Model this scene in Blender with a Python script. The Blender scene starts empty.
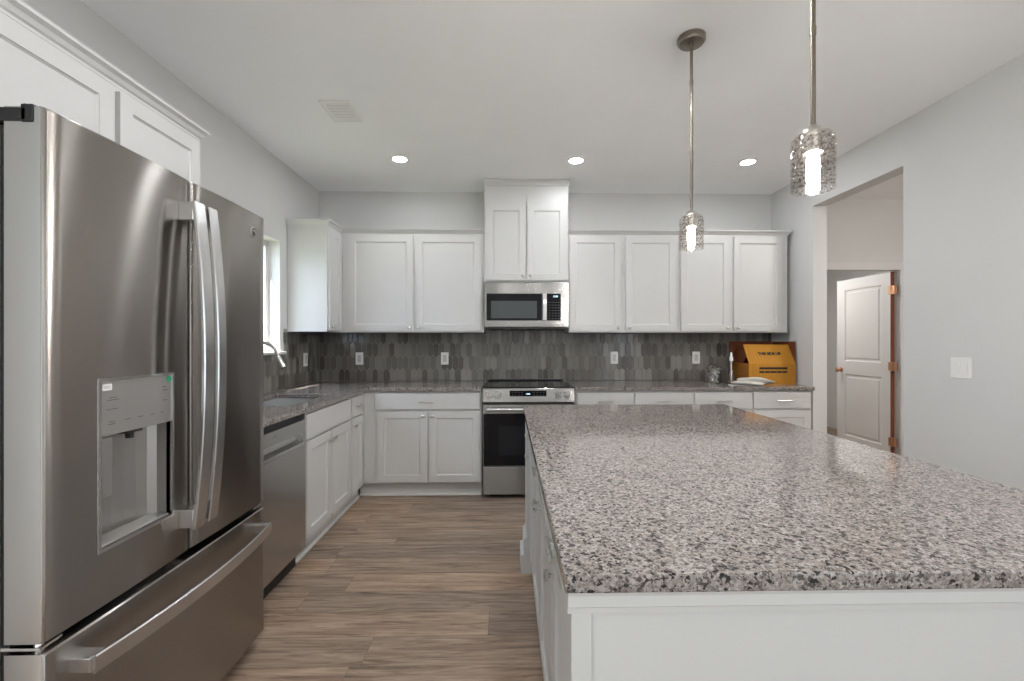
import bpy, bmesh, math, random
from mathutils import Vector, Matrix
random.seed(7)
C = bpy.context.scene.collection
SC = bpy.context.scene

# ------------------------------------------------------------------ camera
F_PX, CX, CY, YAW, EYE = 443.77, 516.17, 342.02, -0.0207, 1.2925
cam = bpy.data.cameras.new('camera')
cam.sensor_fit = 'HORIZONTAL'; cam.sensor_width = 36.0
cam.lens = F_PX / 1024 * 36.0
cam.shift_x = (512 - CX) / 1024
cam.shift_y = (CY - 340.5) / 1024
cam.clip_start = 0.02
camo = bpy.data.objects.new('camera', cam); C.objects.link(camo)
camo.location = (0, 0, EYE); camo.rotation_euler = (math.pi / 2, 0, YAW)
SC.camera = camo
# ------------------------------------------------------------------ colour management
vs = SC.view_settings
vs.view_transform = 'Standard'; vs.look = 'None'; vs.gamma = 1.0; vs.use_curve_mapping = False
vs.exposure = 1.27
SC.cycles.use_denoising = True
SC.cycles.max_bounces = 10; SC.cycles.diffuse_bounces = 6; SC.cycles.transparent_max_bounces = 16
SC.cycles.sample_clamp_indirect = 6.0
SC.cycles.caustics_reflective = False; SC.cycles.caustics_refractive = False
# ------------------------------------------------------------------ world, sun, daylight
world = bpy.data.worlds.new('sky'); SC.world = world; world.use_nodes = True
bg = world.node_tree.nodes['Background']
bg.inputs['Color'].default_value = (0.80, 0.90, 1.0, 1); bg.inputs['Strength'].default_value = 1.0

def lamp(name, kind, loc, direction, energy, color=(1, 1, 1), **kw):
    l = bpy.data.lights.new(name, kind); l.energy = energy; l.color = color
    for k, v in kw.items(): setattr(l, k, v)
    o = bpy.data.objects.new(name, l); C.objects.link(o); o.location = loc
    o.rotation_euler = Vector(direction).to_track_quat('-Z', 'Y').to_euler()
    return o
lamp('sun', 'SUN', (-4, 0, 6), (0.20, 0.50, -0.75), 9.0, (1.0, 0.95, 0.88), angle=0.01)
lamp('added_left_daylight', 'AREA', (-2.2, -1.9, 1.35), (1, 0.25, 0.0), 6.5, (0.93, 0.97, 1.0), shape='RECTANGLE', size=2.6, size_y=1.9)  # fill daylight added behind the camera, through the added left window
lamp('added_right_daylight', 'AREA', (3.0, -1.9, 1.35), (-1, 0.25, 0.0), 6.5, (0.95, 0.98, 1.0), shape='RECTANGLE', size=2.6, size_y=1.9)  # matching fill added on the right side, out of view
lamp('added_living_fill', 'AREA', (0.4, -2.6, 2.72), (0, 0.0, -1), 22, (0.92, 0.96, 1.0), shape='RECTANGLE', size=3.4, size_y=2.2)  # unseen ceiling panel added behind the camera as fill
lamp('daylight_kitchen_window', 'AREA', (-2.40, 3.10, 2.35), (1, 0.05, -0.95), 19, (0.66, 0.80, 1.0), shape='RECTANGLE', size=1.3, size_y=1.0)
lamp('added_hall_fill', 'AREA', (3.75, 2.2, 2.5), (0, 0.4, -1), 13, (1.0, 0.95, 0.9), shape='DISK', size=0.5)  # unseen lamp added to brighten the hall
lamp('bedroom_light', 'AREA', (3.2, 5.6, 2.4), (0.2, -0.2, -1), 8, (1.0, 0.97, 0.93), shape='DISK', size=0.5)

# ------------------------------------------------------------------ materials
def nodes(name):
    m = bpy.data.materials.new(name); m.use_nodes = True
    nt = m.node_tree; b = nt.nodes['Principled BSDF']
    return m, nt, b
def N(nt, t, **kw):
    n = nt.nodes.new(t)
    for k, v in kw.items(): setattr(n, k, v)
    return n
def L(nt, a, b): nt.links.new(a, b)
def setin(n, **kw):
    for k, v in kw.items(): n.inputs[k.replace('_', ' ')].default_value = v
def rgb(c): return (c[0], c[1], c[2], 1)
def ramp(nt, stops, interp='LINEAR'):
    r = N(nt, 'ShaderNodeValToRGB'); r.color_ramp.interpolation = interp
    e = r.color_ramp.elements
    e[0].position, e[0].color = stops[0][0], rgb(stops[0][1])
    e[1].position, e[1].color = stops[-1][0], rgb(stops[-1][1])
    for p, c in stops[1:-1]:
        x = e.new(p); x.color = rgb(c)
    return r
def bump(nt, b, height, strength=0.1, dist=0.002):
    n = N(nt, 'ShaderNodeBump'); setin(n, Strength=strength, Distance=dist)
    L(nt, height, n.inputs['Height']); L(nt, n.outputs['Normal'], b.inputs['Normal'])

def paint(name, col, rough=0.5, grain=250.0, gs=0.05, spec=0.5):
    m, nt, b = nodes(name)
    tc = N(nt, 'ShaderNodeTexCoord'); no = N(nt, 'ShaderNodeTexNoise'); setin(no, Scale=grain, Detail=3.0)
    L(nt, tc.outputs['Object'], no.inputs['Vector'])
    bump(nt, b, no.outputs['Fac'], gs, 0.001)
    n2 = N(nt, 'ShaderNodeTexNoise'); setin(n2, Scale=2.0, Detail=2.0); L(nt, tc.outputs['Object'], n2.inputs['Vector'])
    r = ramp(nt, [(0.3, tuple(c * 0.985 for c in col)), (0.7, tuple(min(1, c * 1.015) for c in col))])
    L(nt, n2.outputs['Fac'], r.inputs['Fac']); L(nt, r.outputs['Color'], b.inputs['Base Color'])
    setin(b, Roughness=rough); b.inputs['Specular IOR Level'].default_value = spec
    return m
def plain(name, col, rough=0.4, metal=0.0, emit=None, es=0.0, coat=0.0, spec=0.5):
    m, nt, b = nodes(name); b.inputs['Specular IOR Level'].default_value = spec
    tc = N(nt, 'ShaderNodeTexCoord'); no = N(nt, 'ShaderNodeTexNoise'); setin(no, Scale=60.0, Detail=2.0)
    L(nt, tc.outputs['Object'], no.inputs['Vector'])
    mr = N(nt, 'ShaderNodeMapRange'); mr.inputs['To Min'].default_value = max(0.02, rough * 0.9); mr.inputs['To Max'].default_value = rough * 1.1
    L(nt, no.outputs['Fac'], mr.inputs['Value']); L(nt, mr.outputs['Result'], b.inputs['Roughness'])
    setin(b, Base_Color=rgb(col), Metallic=metal)
    if coat: b.inputs['Coat Weight'].default_value = coat
    if emit: b.inputs['Emission Color'].default_value = rgb(emit); b.inputs['Emission Strength'].default_value = es
    return m
def brushed(name, col, rough=0.25, aniso=0.75, wavy=0.0, rot=0.25):
    m, nt, b = nodes(name)
    tc = N(nt, 'ShaderNodeTexCoord'); mp = N(nt, 'ShaderNodeMapping'); mp.inputs['Scale'].default_value = (3.0, 3.0, 900.0)
    L(nt, tc.outputs['Object'], mp.inputs['Vector'])
    no = N(nt, 'ShaderNodeTexNoise'); setin(no, Scale=1.0, Detail=2.0); L(nt, mp.outputs['Vector'], no.inputs['Vector'])
    mr = N(nt, 'ShaderNodeMapRange'); mr.inputs['To Min'].default_value = rough - 0.008; mr.inputs['To Max'].default_value = rough + 0.008
    L(nt, no.outputs['Fac'], mr.inputs['Value']); L(nt, mr.outputs['Result'], b.inputs['Roughness'])
    setin(b, Base_Color=rgb(col), Metallic=1.0, Anisotropic=aniso)
    b.inputs['Anisotropic Rotation'].default_value = rot
    tg = N(nt, 'ShaderNodeTangent'); tg.direction_type = 'RADIAL'; tg.axis = 'Z'
    L(nt, tg.outputs['Tangent'], b.inputs['Tangent'])
    if wavy:
        m2 = N(nt, 'ShaderNodeMapping'); m2.inputs['Scale'].default_value = (1.0, 1.0, 0.55)
        L(nt, tc.outputs['Object'], m2.inputs['Vector'])
        n2 = N(nt, 'ShaderNodeTexNoise'); setin(n2, Scale=3.2, Detail=1.0, Roughness=0.4); L(nt, m2.outputs['Vector'], n2.inputs['Vector'])
        bump(nt, b, n2.outputs['Fac'], 1.0, wavy)
    return m
def clear(name, tint=(0.97, 0.98, 1.0), gloss=0.04, rough=0.03, crackle=0.0, fres=0.6, bs=0.8):
    m = bpy.data.materials.new(name); m.use_nodes = True; nt = m.node_tree
    nt.nodes.remove(nt.nodes['Principled BSDF']); out = nt.nodes['Material Output']
    tr = N(nt, 'ShaderNodeBsdfTransparent'); tr.inputs['Color'].default_value = rgb(tint)
    gl = N(nt, 'ShaderNodeBsdfGlossy'); gl.inputs['Roughness'].default_value = rough
    lw = N(nt, 'ShaderNodeLayerWeight'); lw.inputs['Blend'].default_value = 0.35
    mx = N(nt, 'ShaderNodeMixShader')
    ad = N(nt, 'ShaderNodeMath', operation='MULTIPLY_ADD'); ad.inputs[1].default_value = fres; ad.inputs[2].default_value = gloss
    L(nt, lw.outputs['Fresnel'], ad.inputs[0]); L(nt, ad.outputs[0], mx.inputs[0])
    L(nt, tr.outputs[0], mx.inputs[1]); L(nt, gl.outputs[0], mx.inputs[2]); L(nt, mx.outputs[0], out.inputs['Surface'])
    if crackle:
        tc = N(nt, 'ShaderNodeTexCoord'); vo = N(nt, 'ShaderNodeTexVoronoi', feature='DISTANCE_TO_EDGE'); setin(vo, Scale=crackle)
        nz = N(nt, 'ShaderNodeTexNoise'); setin(nz, Scale=crackle * 0.9, Detail=2.0)
        L(nt, tc.outputs['Object'], vo.inputs['Vector']); L(nt, tc.outputs['Object'], nz.inputs['Vector'])
        r = ramp(nt, [(0.37, (0.70, 0.64, 0.60)), (0.45, (0.91, 0.89, 0.875)), (0.53, (0.995, 0.99, 0.985))])
        L(nt, nz.outputs['Fac'], r.inputs['Fac']); L(nt, r.outputs['Color'], tr.inputs['Color'])
        bp = N(nt, 'ShaderNodeBump'); setin(bp, Strength=bs, Distance=0.002)
        L(nt, vo.outputs['Distance'], bp.inputs['Height']); L(nt, bp.outputs['Normal'], gl.inputs['Normal']); L(nt, bp.outputs['Normal'], lw.inputs['Normal'])
    return m

def granite_mat():
    m, nt, b = nodes('granite')
    tc = N(nt, 'ShaderNodeTexCoord')
    def vor(scale, seed):
        mp = N(nt, 'ShaderNodeMapping'); mp.inputs['Location'].default_value = (seed, seed * 1.7, seed * 0.3)
        L(nt, tc.outputs['Object'], mp.inputs['Vector'])
        nz = N(nt, 'ShaderNodeTexNoise'); setin(nz, Scale=scale * 1.3, Detail=2.0); L(nt, mp.outputs['Vector'], nz.inputs['Vector'])
        ml = N(nt, 'ShaderNodeVectorMath', operation='MULTIPLY_ADD'); ml.inputs[1].default_value = (0.008, 0.008, 0.008)
        L(nt, nz.outputs['Color'], ml.inputs[0]); L(nt, mp.outputs['Vector'], ml.inputs[2])
        v = N(nt, 'ShaderNodeTexVoronoi'); setin(v, Scale=scale); L(nt, ml.outputs[0], v.inputs['Vector'])
        sp = N(nt, 'ShaderNodeSeparateColor'); L(nt, v.outputs['Color'], sp.inputs['Color'])
        return sp.outputs['Red'], sp.outputs['Green']
    a, a2 = vor(210.0, 0.0); c, c2 = vor(280.0, 3.1)
    base = ramp(nt, [(0.0, (0.195, 0.163, 0.150)), (0.16, (0.245, 0.208, 0.190)), (0.36, (0.298, 0.257, 0.234)), (0.62, (0.345, 0.306, 0.282)), (0.86, (0.41, 0.385, 0.365))], 'CONSTANT')
    L(nt, a, base.inputs['Fac'])
    dark = ramp(nt, [(0.0, (1, 1, 1)), (0.83, (1, 1, 1)), (0.835, (0.55, 0.54, 0.55)), (0.90, (0.25, 0.245, 0.25)), (0.955, (0.05, 0.05, 0.055))], 'CONSTANT')
    L(nt, c, dark.inputs['Fac'])
    e, e2 = vor(150.0, 5.7)
    blot = ramp(nt, [(0.0, (1, 1, 1)), (0.80, (1, 1, 1)), (0.805, (0.60, 0.585, 0.59)), (0.88, (0.26, 0.255, 0.265)), (0.915, (0.04, 0.04, 0.045))], 'CONSTANT')
    L(nt, e, blot.inputs['Fac'])
    m0 = N(nt, 'ShaderNodeMix', data_type='RGBA', blend_type='MULTIPLY'); m0.inputs['Factor'].default_value = 1.0
    L(nt, base.outputs['Color'], m0.inputs['A']); L(nt, blot.outputs['Color'], m0.inputs['B'])
    mx = N(nt, 'ShaderNodeMix', data_type='RGBA', blend_type='MULTIPLY'); mx.inputs['Factor'].default_value = 1.0
    L(nt, m0.outputs['Result'], mx.inputs['A']); L(nt, dark.outputs['Color'], mx.inputs['B'])
    L(nt, mx.outputs['Result'], b.inputs['Base Color'])
    setin(b, Roughness=0.09); b.inputs['Specular IOR Level'].default_value = 0.5
    return m
def floor_mat():
    m, nt, b = nodes('vinyl_plank')
    tc = N(nt, 'ShaderNodeTexCoord')
    br = N(nt, 'ShaderNodeTexBrick'); br.offset = 0.0; br.offset_frequency = 2
    setin(br, Scale=1.0, Mortar_Size=0.0012, Mortar_Smooth=0.2, Bias=0.0, Brick_Width=1.22, Row_Height=0.178)
    br.inputs['Color1'].default_value = rgb((0, 0, 0)); br.inputs['Color2'].default_value = rgb((1, 1, 1)); br.inputs['Mortar'].default_value = rgb((0.5, 0.5, 0.5))
    # every row of planks starts at its own offset
    sx = N(nt, 'ShaderNodeSeparateXYZ'); L(nt, tc.outputs['Object'], sx.inputs[0])
    def mth(op, a, b=None):
        q = N(nt, 'ShaderNodeMath', operation=op)
        if isinstance(a, float): q.inputs[0].default_value = a
        else: L(nt, a, q.inputs[0])
        if b is not None: q.inputs[1].default_value = b
        return q.outputs[0]
    row = mth('FLOOR', mth('DIVIDE', sx.outputs['Y'], 0.178))
    hsh = mth('FRACT', mth('MULTIPLY', mth('SINE', mth('MULTIPLY', row, 12.9898)), 437.585))
    xo = N(nt, 'ShaderNodeMath', operation='MULTIPLY_ADD'); L(nt, hsh, xo.inputs[0]); xo.inputs[1].default_value = 1.22; L(nt, sx.outputs['X'], xo.inputs[2])
    cb = N(nt, 'ShaderNodeCombineXYZ'); L(nt, xo.outputs[0], cb.inputs[0]); L(nt, sx.outputs['Y'], cb.inputs[1])
    L(nt, cb.outputs[0], br.inputs['Vector'])
    # per-plank offset of the grain
    sc = N(nt, 'ShaderNodeVectorMath', operation='SCALE'); sc.inputs['Scale'].default_value = 7.0; L(nt, br.outputs['Color'], sc.inputs[0])
    ad = N(nt, 'ShaderNodeVectorMath', operation='ADD'); L(nt, tc.outputs['Object'], ad.inputs[0]); L(nt, sc.outputs[0], ad.inputs[1])
    mp = N(nt, 'ShaderNodeMapping'); mp.inputs['Scale'].default_value = (1.3, 16.0, 1.0); L(nt, ad.outputs[0], mp.inputs['Vector'])
    g = N(nt, 'ShaderNodeTexNoise'); setin(g, Scale=1.8, Detail=9.0, Roughness=0.70, Distortion=0.9); L(nt, mp.outputs['Vector'], g.inputs['Vector'])
    mp2 = N(nt, 'ShaderNodeMapping'); mp2.inputs['Scale'].default_value = (4.0, 90.0, 1.0); L(nt, ad.outputs[0], mp2.inputs['Vector'])
    g2 = N(nt, 'ShaderNodeTexNoise'); setin(g2, Scale=2.0, Detail=4.0, Roughness=0.6); L(nt, mp2.outputs['Vector'], g2.inputs['Vector'])
    r = ramp(nt, [(0.31, (0.10, 0.066, 0.050)), (0.42, (0.245, 0.172, 0.126)), (0.55, (0.385, 0.285, 0.212)), (0.70, (0.52, 0.405, 0.31))])
    L(nt, g.outputs['Fac'], r.inputs['Fac'])
    r2 = ramp(nt, [(0.3, (0.80, 0.80, 0.80)), (0.7, (1.12, 1.12, 1.12))]); L(nt, g2.outputs['Fac'], r2.inputs['Fac'])
    r3 = ramp(nt, [(0.0, (0.78, 0.80, 0.84)), (0.5, (0.98, 0.97, 0.96)), (1.0, (1.18, 1.12, 1.05))]); L(nt, br.outputs['Color'], r3.inputs['Fac'])
    def mul(x, y):
        k = N(nt, 'ShaderNodeMix', data_type='RGBA', blend_type='MULTIPLY'); k.inputs['Factor'].default_value = 1.0
        L(nt, x, k.inputs['A']); L(nt, y, k.inputs['B']); return k.outputs['Result']
    col = mul(mul(r.outputs['Color'], r2.outputs['Color']), r3.outputs['Color'])
    mo = ramp(nt, [(0.0, (1, 1, 1)), (1.0, (0.55, 0.5, 0.45))]); L(nt, br.outputs['Fac'], mo.inputs['Fac'])
    L(nt, mul(col, mo.outputs['Color']), b.inputs['Base Color'])
    setin(b, Roughness=0.42); b.inputs['Specular IOR Level'].default_value = 0.4
    bump(nt, b, g2.outputs['Fac'], 0.15, 0.001)
    return m
def tile_mat():
    m, nt, b = nodes('glazed_tile')
    ge = N(nt, 'ShaderNodeNewGeometry')
    r = ramp(nt, [(0.0, (0.085, 0.074, 0.064)), (0.3, (0.145, 0.134, 0.120)), (0.7, (0.190, 0.178, 0.160)), (1.0, (0.275, 0.255, 0.230))])
    L(nt, ge.outputs['Random Per Island'], r.inputs['Fac'])
    tc = N(nt, 'ShaderNodeTexCoord'); no = N(nt, 'ShaderNodeTexNoise'); setin(no, Scale=14.0, Detail=1.0); L(nt, tc.outputs['Object'], no.inputs['Vector'])
    bump(nt, b, no.outputs['Fac'], 0.6, 0.006)
    L(nt, r.outputs['Color'], b.inputs['Base Color']); setin(b, Roughness=0.10)
    return m
def board_mat(name, col, rough=0.75):
    m, nt, b = nodes(name)
    tc = N(nt, 'ShaderNodeTexCoord'); mp = N(nt, 'ShaderNodeMapping'); mp.inputs['Scale'].default_value = (160.0, 4.0, 4.0)
    L(nt, tc.outputs['Object'], mp.inputs['Vector']); no = N(nt, 'ShaderNodeTexNoise'); setin(no, Scale=1.0, Detail=3.0)
    L(nt, mp.outputs['Vector'], no.inputs['Vector'])
    r = ramp(nt, [(0.3, tuple(c * 0.88 for c in col)), (0.7, tuple(c * 1.08 for c in col))]); L(nt, no.outputs['Fac'], r.inputs['Fac'])
    L(nt, r.outputs['Color'], b.inputs['Base Color']); setin(b, Roughness=rough); bump(nt, b, no.outputs['Fac'], 0.1, 0.001)
    return m

M = dict(
    wall=paint('wall_paint', (0.64, 0.635, 0.625), 0.65, 300, 0.06),
    ceiling=paint('ceiling_paint', (0.92, 0.92, 0.925), 0.8, 300, 0.06),
    cab=paint('cabinet_paint', (0.615, 0.608, 0.597), 0.35, 400, 0.015),
    trim=paint('trim_paint', (0.68, 0.67, 0.66), 0.4, 400, 0.01),
    floor=floor_mat(), granite=granite_mat(), tile=tile_mat(),
    grout=plain('grout', (0.30, 0.28, 0.25), 0.8),
    steel=brushed('brushed_steel', (0.38, 0.352, 0.328), 0.235, 1.0, 0.011),
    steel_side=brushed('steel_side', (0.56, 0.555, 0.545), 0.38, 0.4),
    steel_bar=plain('steel_bar', (0.66, 0.655, 0.65), 0.26, 1.0),
    steel_flat=brushed('appliance_steel', (0.30, 0.29, 0.28), 0.26, 0.95, 0.004),
    steel_dark=brushed('dishwasher_steel', (0.50, 0.49, 0.48), 0.24, 0.6, 0.006),
    sink=plain('sink_steel', (0.78, 0.78, 0.77), 0.30, 1.0),
    chrome=plain('chrome', (0.80, 0.79, 0.78), 0.10, 1.0),
    nickel=plain('satin_nickel', (0.62, 0.60, 0.57), 0.28, 1.0),
    knob=plain('bright_knob', (0.88, 0.87, 0.85), 0.32, 1.0),
    bronze=plain('aged_nickel', (0.27, 0.235, 0.20), 0.30, 1.0),
    copper=plain('copper_hinge', (0.62, 0.36, 0.22), 0.35, 1.0),
    black=plain('black_plastic', (0.012, 0.012, 0.013), 0.4),
    gloss=plain('black_glass', (0.006, 0.006, 0.008), 0.05, spec=0.22),
    window_dark=plain('oven_window_glass', (0.012, 0.013, 0.016), 0.06, spec=0.3),
    micro_win=plain('microwave_window_mesh', (0.060, 0.066, 0.071), 0.08),
    panel=plain('dispenser_panel', (0.46, 0.44, 0.425), 0.32, 0.7),
    recess=plain('dispenser_recess', (0.40, 0.38, 0.36), 0.38, 0.75),
    grey=plain('mid_grey_print', (0.20, 0.19, 0.19), 0.6),
    white=plain('white_plastic', (0.82, 0.81, 0.79), 0.35),
    offwhite=plain('receptacle_plastic', (0.60, 0.59, 0.57), 0.35),
    green=plain('green_sticker', (0.02, 0.33, 0.14), 0.5),
    under_shade=board_mat('underside_shade', (0.030, 0.022, 0.017), 0.7),
    gap_shade=board_mat('hinge_gap_shade', (0.20, 0.055, 0.025), 0.7),
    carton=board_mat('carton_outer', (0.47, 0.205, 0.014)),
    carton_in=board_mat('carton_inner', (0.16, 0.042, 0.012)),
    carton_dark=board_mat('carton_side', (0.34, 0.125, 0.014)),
    ink=plain('black_ink', (0.012, 0.008, 0.005), 0.7),
    glass=clear('window_glass', (0.97, 0.985, 1.0), 0.01, 0.02, 0.0, 0.10),
    shade=clear('crackle_glass', (0.95, 0.93, 0.9), 0.012, 0.03, 150.0, 0.16, 0.15),
    film=clear('clear_plastic', (0.86, 0.88, 0.90), 0.16, 0.12, 45.0),
    bulb=plain('lit_bulb', (1, 1, 1), 0.3, emit=(0.96, 0.975, 0.985), es=250.0),
    led=plain('lit_downlight', (1, 1, 1), 0.4, emit=(0.95, 0.985, 1.02), es=80.0),
    led_added=plain('lit_added_downlight', (1, 1, 1), 0.4, emit=(0.97, 0.985, 1.0), es=125.0),
    digits=plain('lit_digits', (0, 0, 0), 0.3, emit=(0.55, 0.80, 1.0), es=1.6),
    paper=plain('white_paper', (0.80, 0.79, 0.77), 0.7),
    packet=plain('packet_film', (0.66, 0.63, 0.58), 0.25),
    added_carpet=paint('added_carpet_pile', (0.66, 0.63, 0.59), 0.95, 500, 0.5),
    lawn=paint('exterior_ground', (0.30, 0.33, 0.20), 0.9, 30, 0.4),
)

# ------------------------------------------------------------------ mesh helpers
class B:
    def __init__(s): s.bm = bmesh.new()
    def box(s, x0, x1, y0, y1, z0, z1, bev=0.0, seg=2):
        x0, x1 = min(x0, x1), max(x0, x1); y0, y1 = min(y0, y1), max(y0, y1); z0, z1 = min(z0, z1), max(z0, z1)
        r = bmesh.ops.create_cube(s.bm, size=1.0)
        for v in r['verts']:
            v.co = Vector(((x0 + x1) / 2 + v.co.x * (x1 - x0), (y0 + y1) / 2 + v.co.y * (y1 - y0), (z0 + z1) / 2 + v.co.z * (z1 - z0)))
        if bev:
            es = list({e for v in r['verts'] for e in v.link_edges})
            bmesh.ops.bevel(s.bm, geom=es, offset=bev, segments=seg, affect='EDGES', profile=0.5)
        return s
    def poly(s, pts):
        s.bm.faces.new([s.bm.verts.new(p) for p in pts]); return s
    def prism(s, pts, axis, a0, a1):
        """closed 2-D outline extruded along an axis (pts in the two other axes, in xyz order)"""
        def P(p, a):
            return {'x': (a, p[0], p[1]), 'y': (p[0], a, p[1]), 'z': (p[0], p[1], a)}[axis]
        v0 = [s.bm.verts.new(P(p, a0)) for p in pts]; v1 = [s.bm.verts.new(P(p, a1)) for p in pts]
        n = len(pts)
        s.bm.faces.new(v0); s.bm.faces.new(v1[::-1])
        for i in range(n): s.bm.faces.new([v0[i], v0[(i + 1) % n], v1[(i + 1) % n], v1[i]])
        return s
    def tube(s, pts, r, seg=12, flat=None):
        """round tube (or flat bar with half-sizes flat=(a,b)) along a list of points"""
        pts = [Vector(p) for p in pts]; rings = []
        rs = r if isinstance(r, (list, tuple)) else [r] * len(pts)
        t0 = (pts[1] - pts[0]).normalized()
        ref = Vector((0, 0, 1)) if abs(t0.z) < 0.9 else Vector((0, 1, 0))
        nrm = t0.cross(ref).normalized()
        for i, p in enumerate(pts):
            t = (pts[min(i + 1, len(pts) - 1)] - pts[max(i - 1, 0)]).normalized()
            nrm = (nrm - t * nrm.dot(t)).normalized(); bn = t.cross(nrm)
            rings.append([s.bm.verts.new(p + (nrm * math.cos(a) + bn * math.sin(a)) * rs[i]) for a in [2 * math.pi * k / seg for k in range(seg)]])
        for a, b in zip(rings, rings[1:]):
            for k in range(seg): s.bm.faces.new([a[k], a[(k + 1) % seg], b[(k + 1) % seg], b[k]])
        s.bm.faces.new(rings[0][::-1]); s.bm.faces.new(rings[-1]); return s
    def ribbon(s, pts, wdir, w, tdir_fn, t):
        """flat bar: centre points, constant width direction, thickness direction from neighbours"""
        pts = [Vector(p) for p in pts]; wd = Vector(wdir).normalized(); rings = []
        for i, p in enumerate(pts):
            tg = (pts[min(i + 1, len(pts) - 1)] - pts[max(i - 1, 0)]).normalized()
            th = tg.cross(wd).normalized()
            c = 0.22
            prof = [(-w / 2, -t / 2 + t * c), (-w / 2 + t * c, -t / 2), (w / 2 - t * c, -t / 2), (w / 2, -t / 2 + t * c), (w / 2, t / 2 - t * c), (w / 2 - t * c, t / 2), (-w / 2 + t * c, t / 2), (-w / 2, t / 2 - t * c)]
            rings.append([s.bm.verts.new(p + wd * a + th * b) for a, b in prof])
        n = len(rings[0])
        for a, b in zip(rings, rings[1:]):
            for k in range(n): s.bm.faces.new([a[k], a[(k + 1) % n], b[(k + 1) % n], b[k]])
        s.bm.faces.new(rings[0][::-1]); s.bm.faces.new(rings[-1]); return s
    def lathe(s, prof, c=(0, 0, 0), axis='z', seg=24, cap0=True, cap1=True):
        rings = []
        for r, h in prof:
            ring = []
            for k in range(seg):
                a = 2 * math.pi * k / seg; u, v = r * math.cos(a), r * math.sin(a)
                p = {'z': (u, v, h), 'y': (u, h, v), 'x': (h, u, v)}[axis]
                ring.append(s.bm.verts.new((c[0] + p[0], c[1] + p[1], c[2] + p[2])))
            rings.append(ring)
        for a, b in zip(rings, rings[1:]):
            for k in range(seg): s.bm.faces.new([a[k], a[(k + 1) % seg], b[(k + 1) % seg], b[k]])
        if cap0: s.bm.faces.new(rings[0][::-1])
        if cap1: s.bm.faces.new(rings[-1])
        return s
    def cells(s, us, vs_, keep, w0, w1, axis):
        """plate of cells (u,v) between w0 and w1 along axis; holes where keep(u,v) is False"""
        us, vs_ = sorted(set(us)), sorted(set(vs_)); V = {}
        def vt(i, j, w):
            k = (i, j, w)
            if k not in V:
                u, v = us[i], vs_[j]
                V[k] = s.bm.verts.new({'x': (w, u, v), 'y': (u, w, v), 'z': (u, v, w)}[axis])
            return V[k]
        K = {(i, j): keep((us[i] + us[i + 1]) / 2, (vs_[j] + vs_[j + 1]) / 2) for i in range(len(us) - 1) for j in range(len(vs_) - 1)}
        for (i, j), k in K.items():
            if not k: continue
            for w in (w0, w1): s.bm.faces.new([vt(i, j, w), vt(i + 1, j, w), vt(i + 1, j + 1, w), vt(i, j + 1, w)])
            for (di, dj, a, b) in ((-1, 0, (i, j), (i, j + 1)), (1, 0, (i + 1, j), (i + 1, j + 1)), (0, -1, (i, j), (i + 1, j)), (0, 1, (i, j + 1), (i + 1, j + 1))):
                if not K.get((i + di, j + dj), False):
                    s.bm.faces.new([vt(*a, w0), vt(*b, w0), vt(*b, w1), vt(*a, w1)])
        return s
    def obj(s, name, mat, parent=None, smooth=False, loc=None, rot=None):
        bmesh.ops.recalc_face_normals(s.bm, faces=s.bm.faces)
        me = bpy.data.meshes.new(name); s.bm.to_mesh(me); s.bm.free()
        if isinstance(mat, (list, tuple)):
            for k in mat: me.materials.append(k)
        else: me.materials.append(mat)
        if smooth:
            me.shade_smooth()
            try: me.set_sharp_from_angle(angle=math.radians(38))
            except Exception: pass
        o = bpy.data.objects.new(name, me); C.objects.link(o)
        if parent: o.parent = parent
        if loc: o.location = loc
        if rot: o.rotation_euler = rot
        return o

def tag(o, label, cat, group=None):
    o['label'] = label; o['category'] = cat
    if group: o['group'] = group
    return o
def thing(name, label, cat, loc=(0, 0, 0), rz=0.0, group=None):
    o = bpy.data.objects.new(name, None); C.objects.link(o); o.empty_display_size = 0.1
    o.location = loc; o.rotation_euler = (0, 0, rz)
    return tag(o, label, cat, group)
def struct(name, b, mat, parent=None, label=None):
    o = b.obj(name, mat, parent)
    if parent is None: o['kind'] = 'structure'
    if label: o['label'] = label
    return o
def text(name, body, size, mat, parent, loc, rot, ext=0.0004, off=0.0):
    cu = bpy.data.curves.new(name, 'FONT'); cu.body = body; cu.size = size; cu.extrude = ext; cu.offset = off; cu.align_x = 'CENTER'; cu.align_y = 'CENTER'
    tmp = bpy.data.objects.new(name + '_curve', cu)
    me = bpy.data.meshes.new_from_object(tmp); bpy.data.objects.remove(tmp)
    me.materials.clear(); me.materials.append(mat)
    o = bpy.data.objects.new(name, me); C.objects.link(o); o.parent = parent; o.location = loc; o.rotation_euler = rot
    return o
def dup(root, loc, rz=None, label=None, group=None):
    r = root.copy(); C.objects.link(r); r.location = loc
    if rz is not None: r.rotation_euler = (0, 0, rz)
    if label: r['label'] = label
    if group: r['group'] = group
    for ch in list(root.children):
        c = ch.copy(); C.objects.link(c); c.parent = r
        for g in list(ch.children):
            d = g.copy(); C.objects.link(d); d.parent = c
    return r
PI = math.pi

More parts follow.
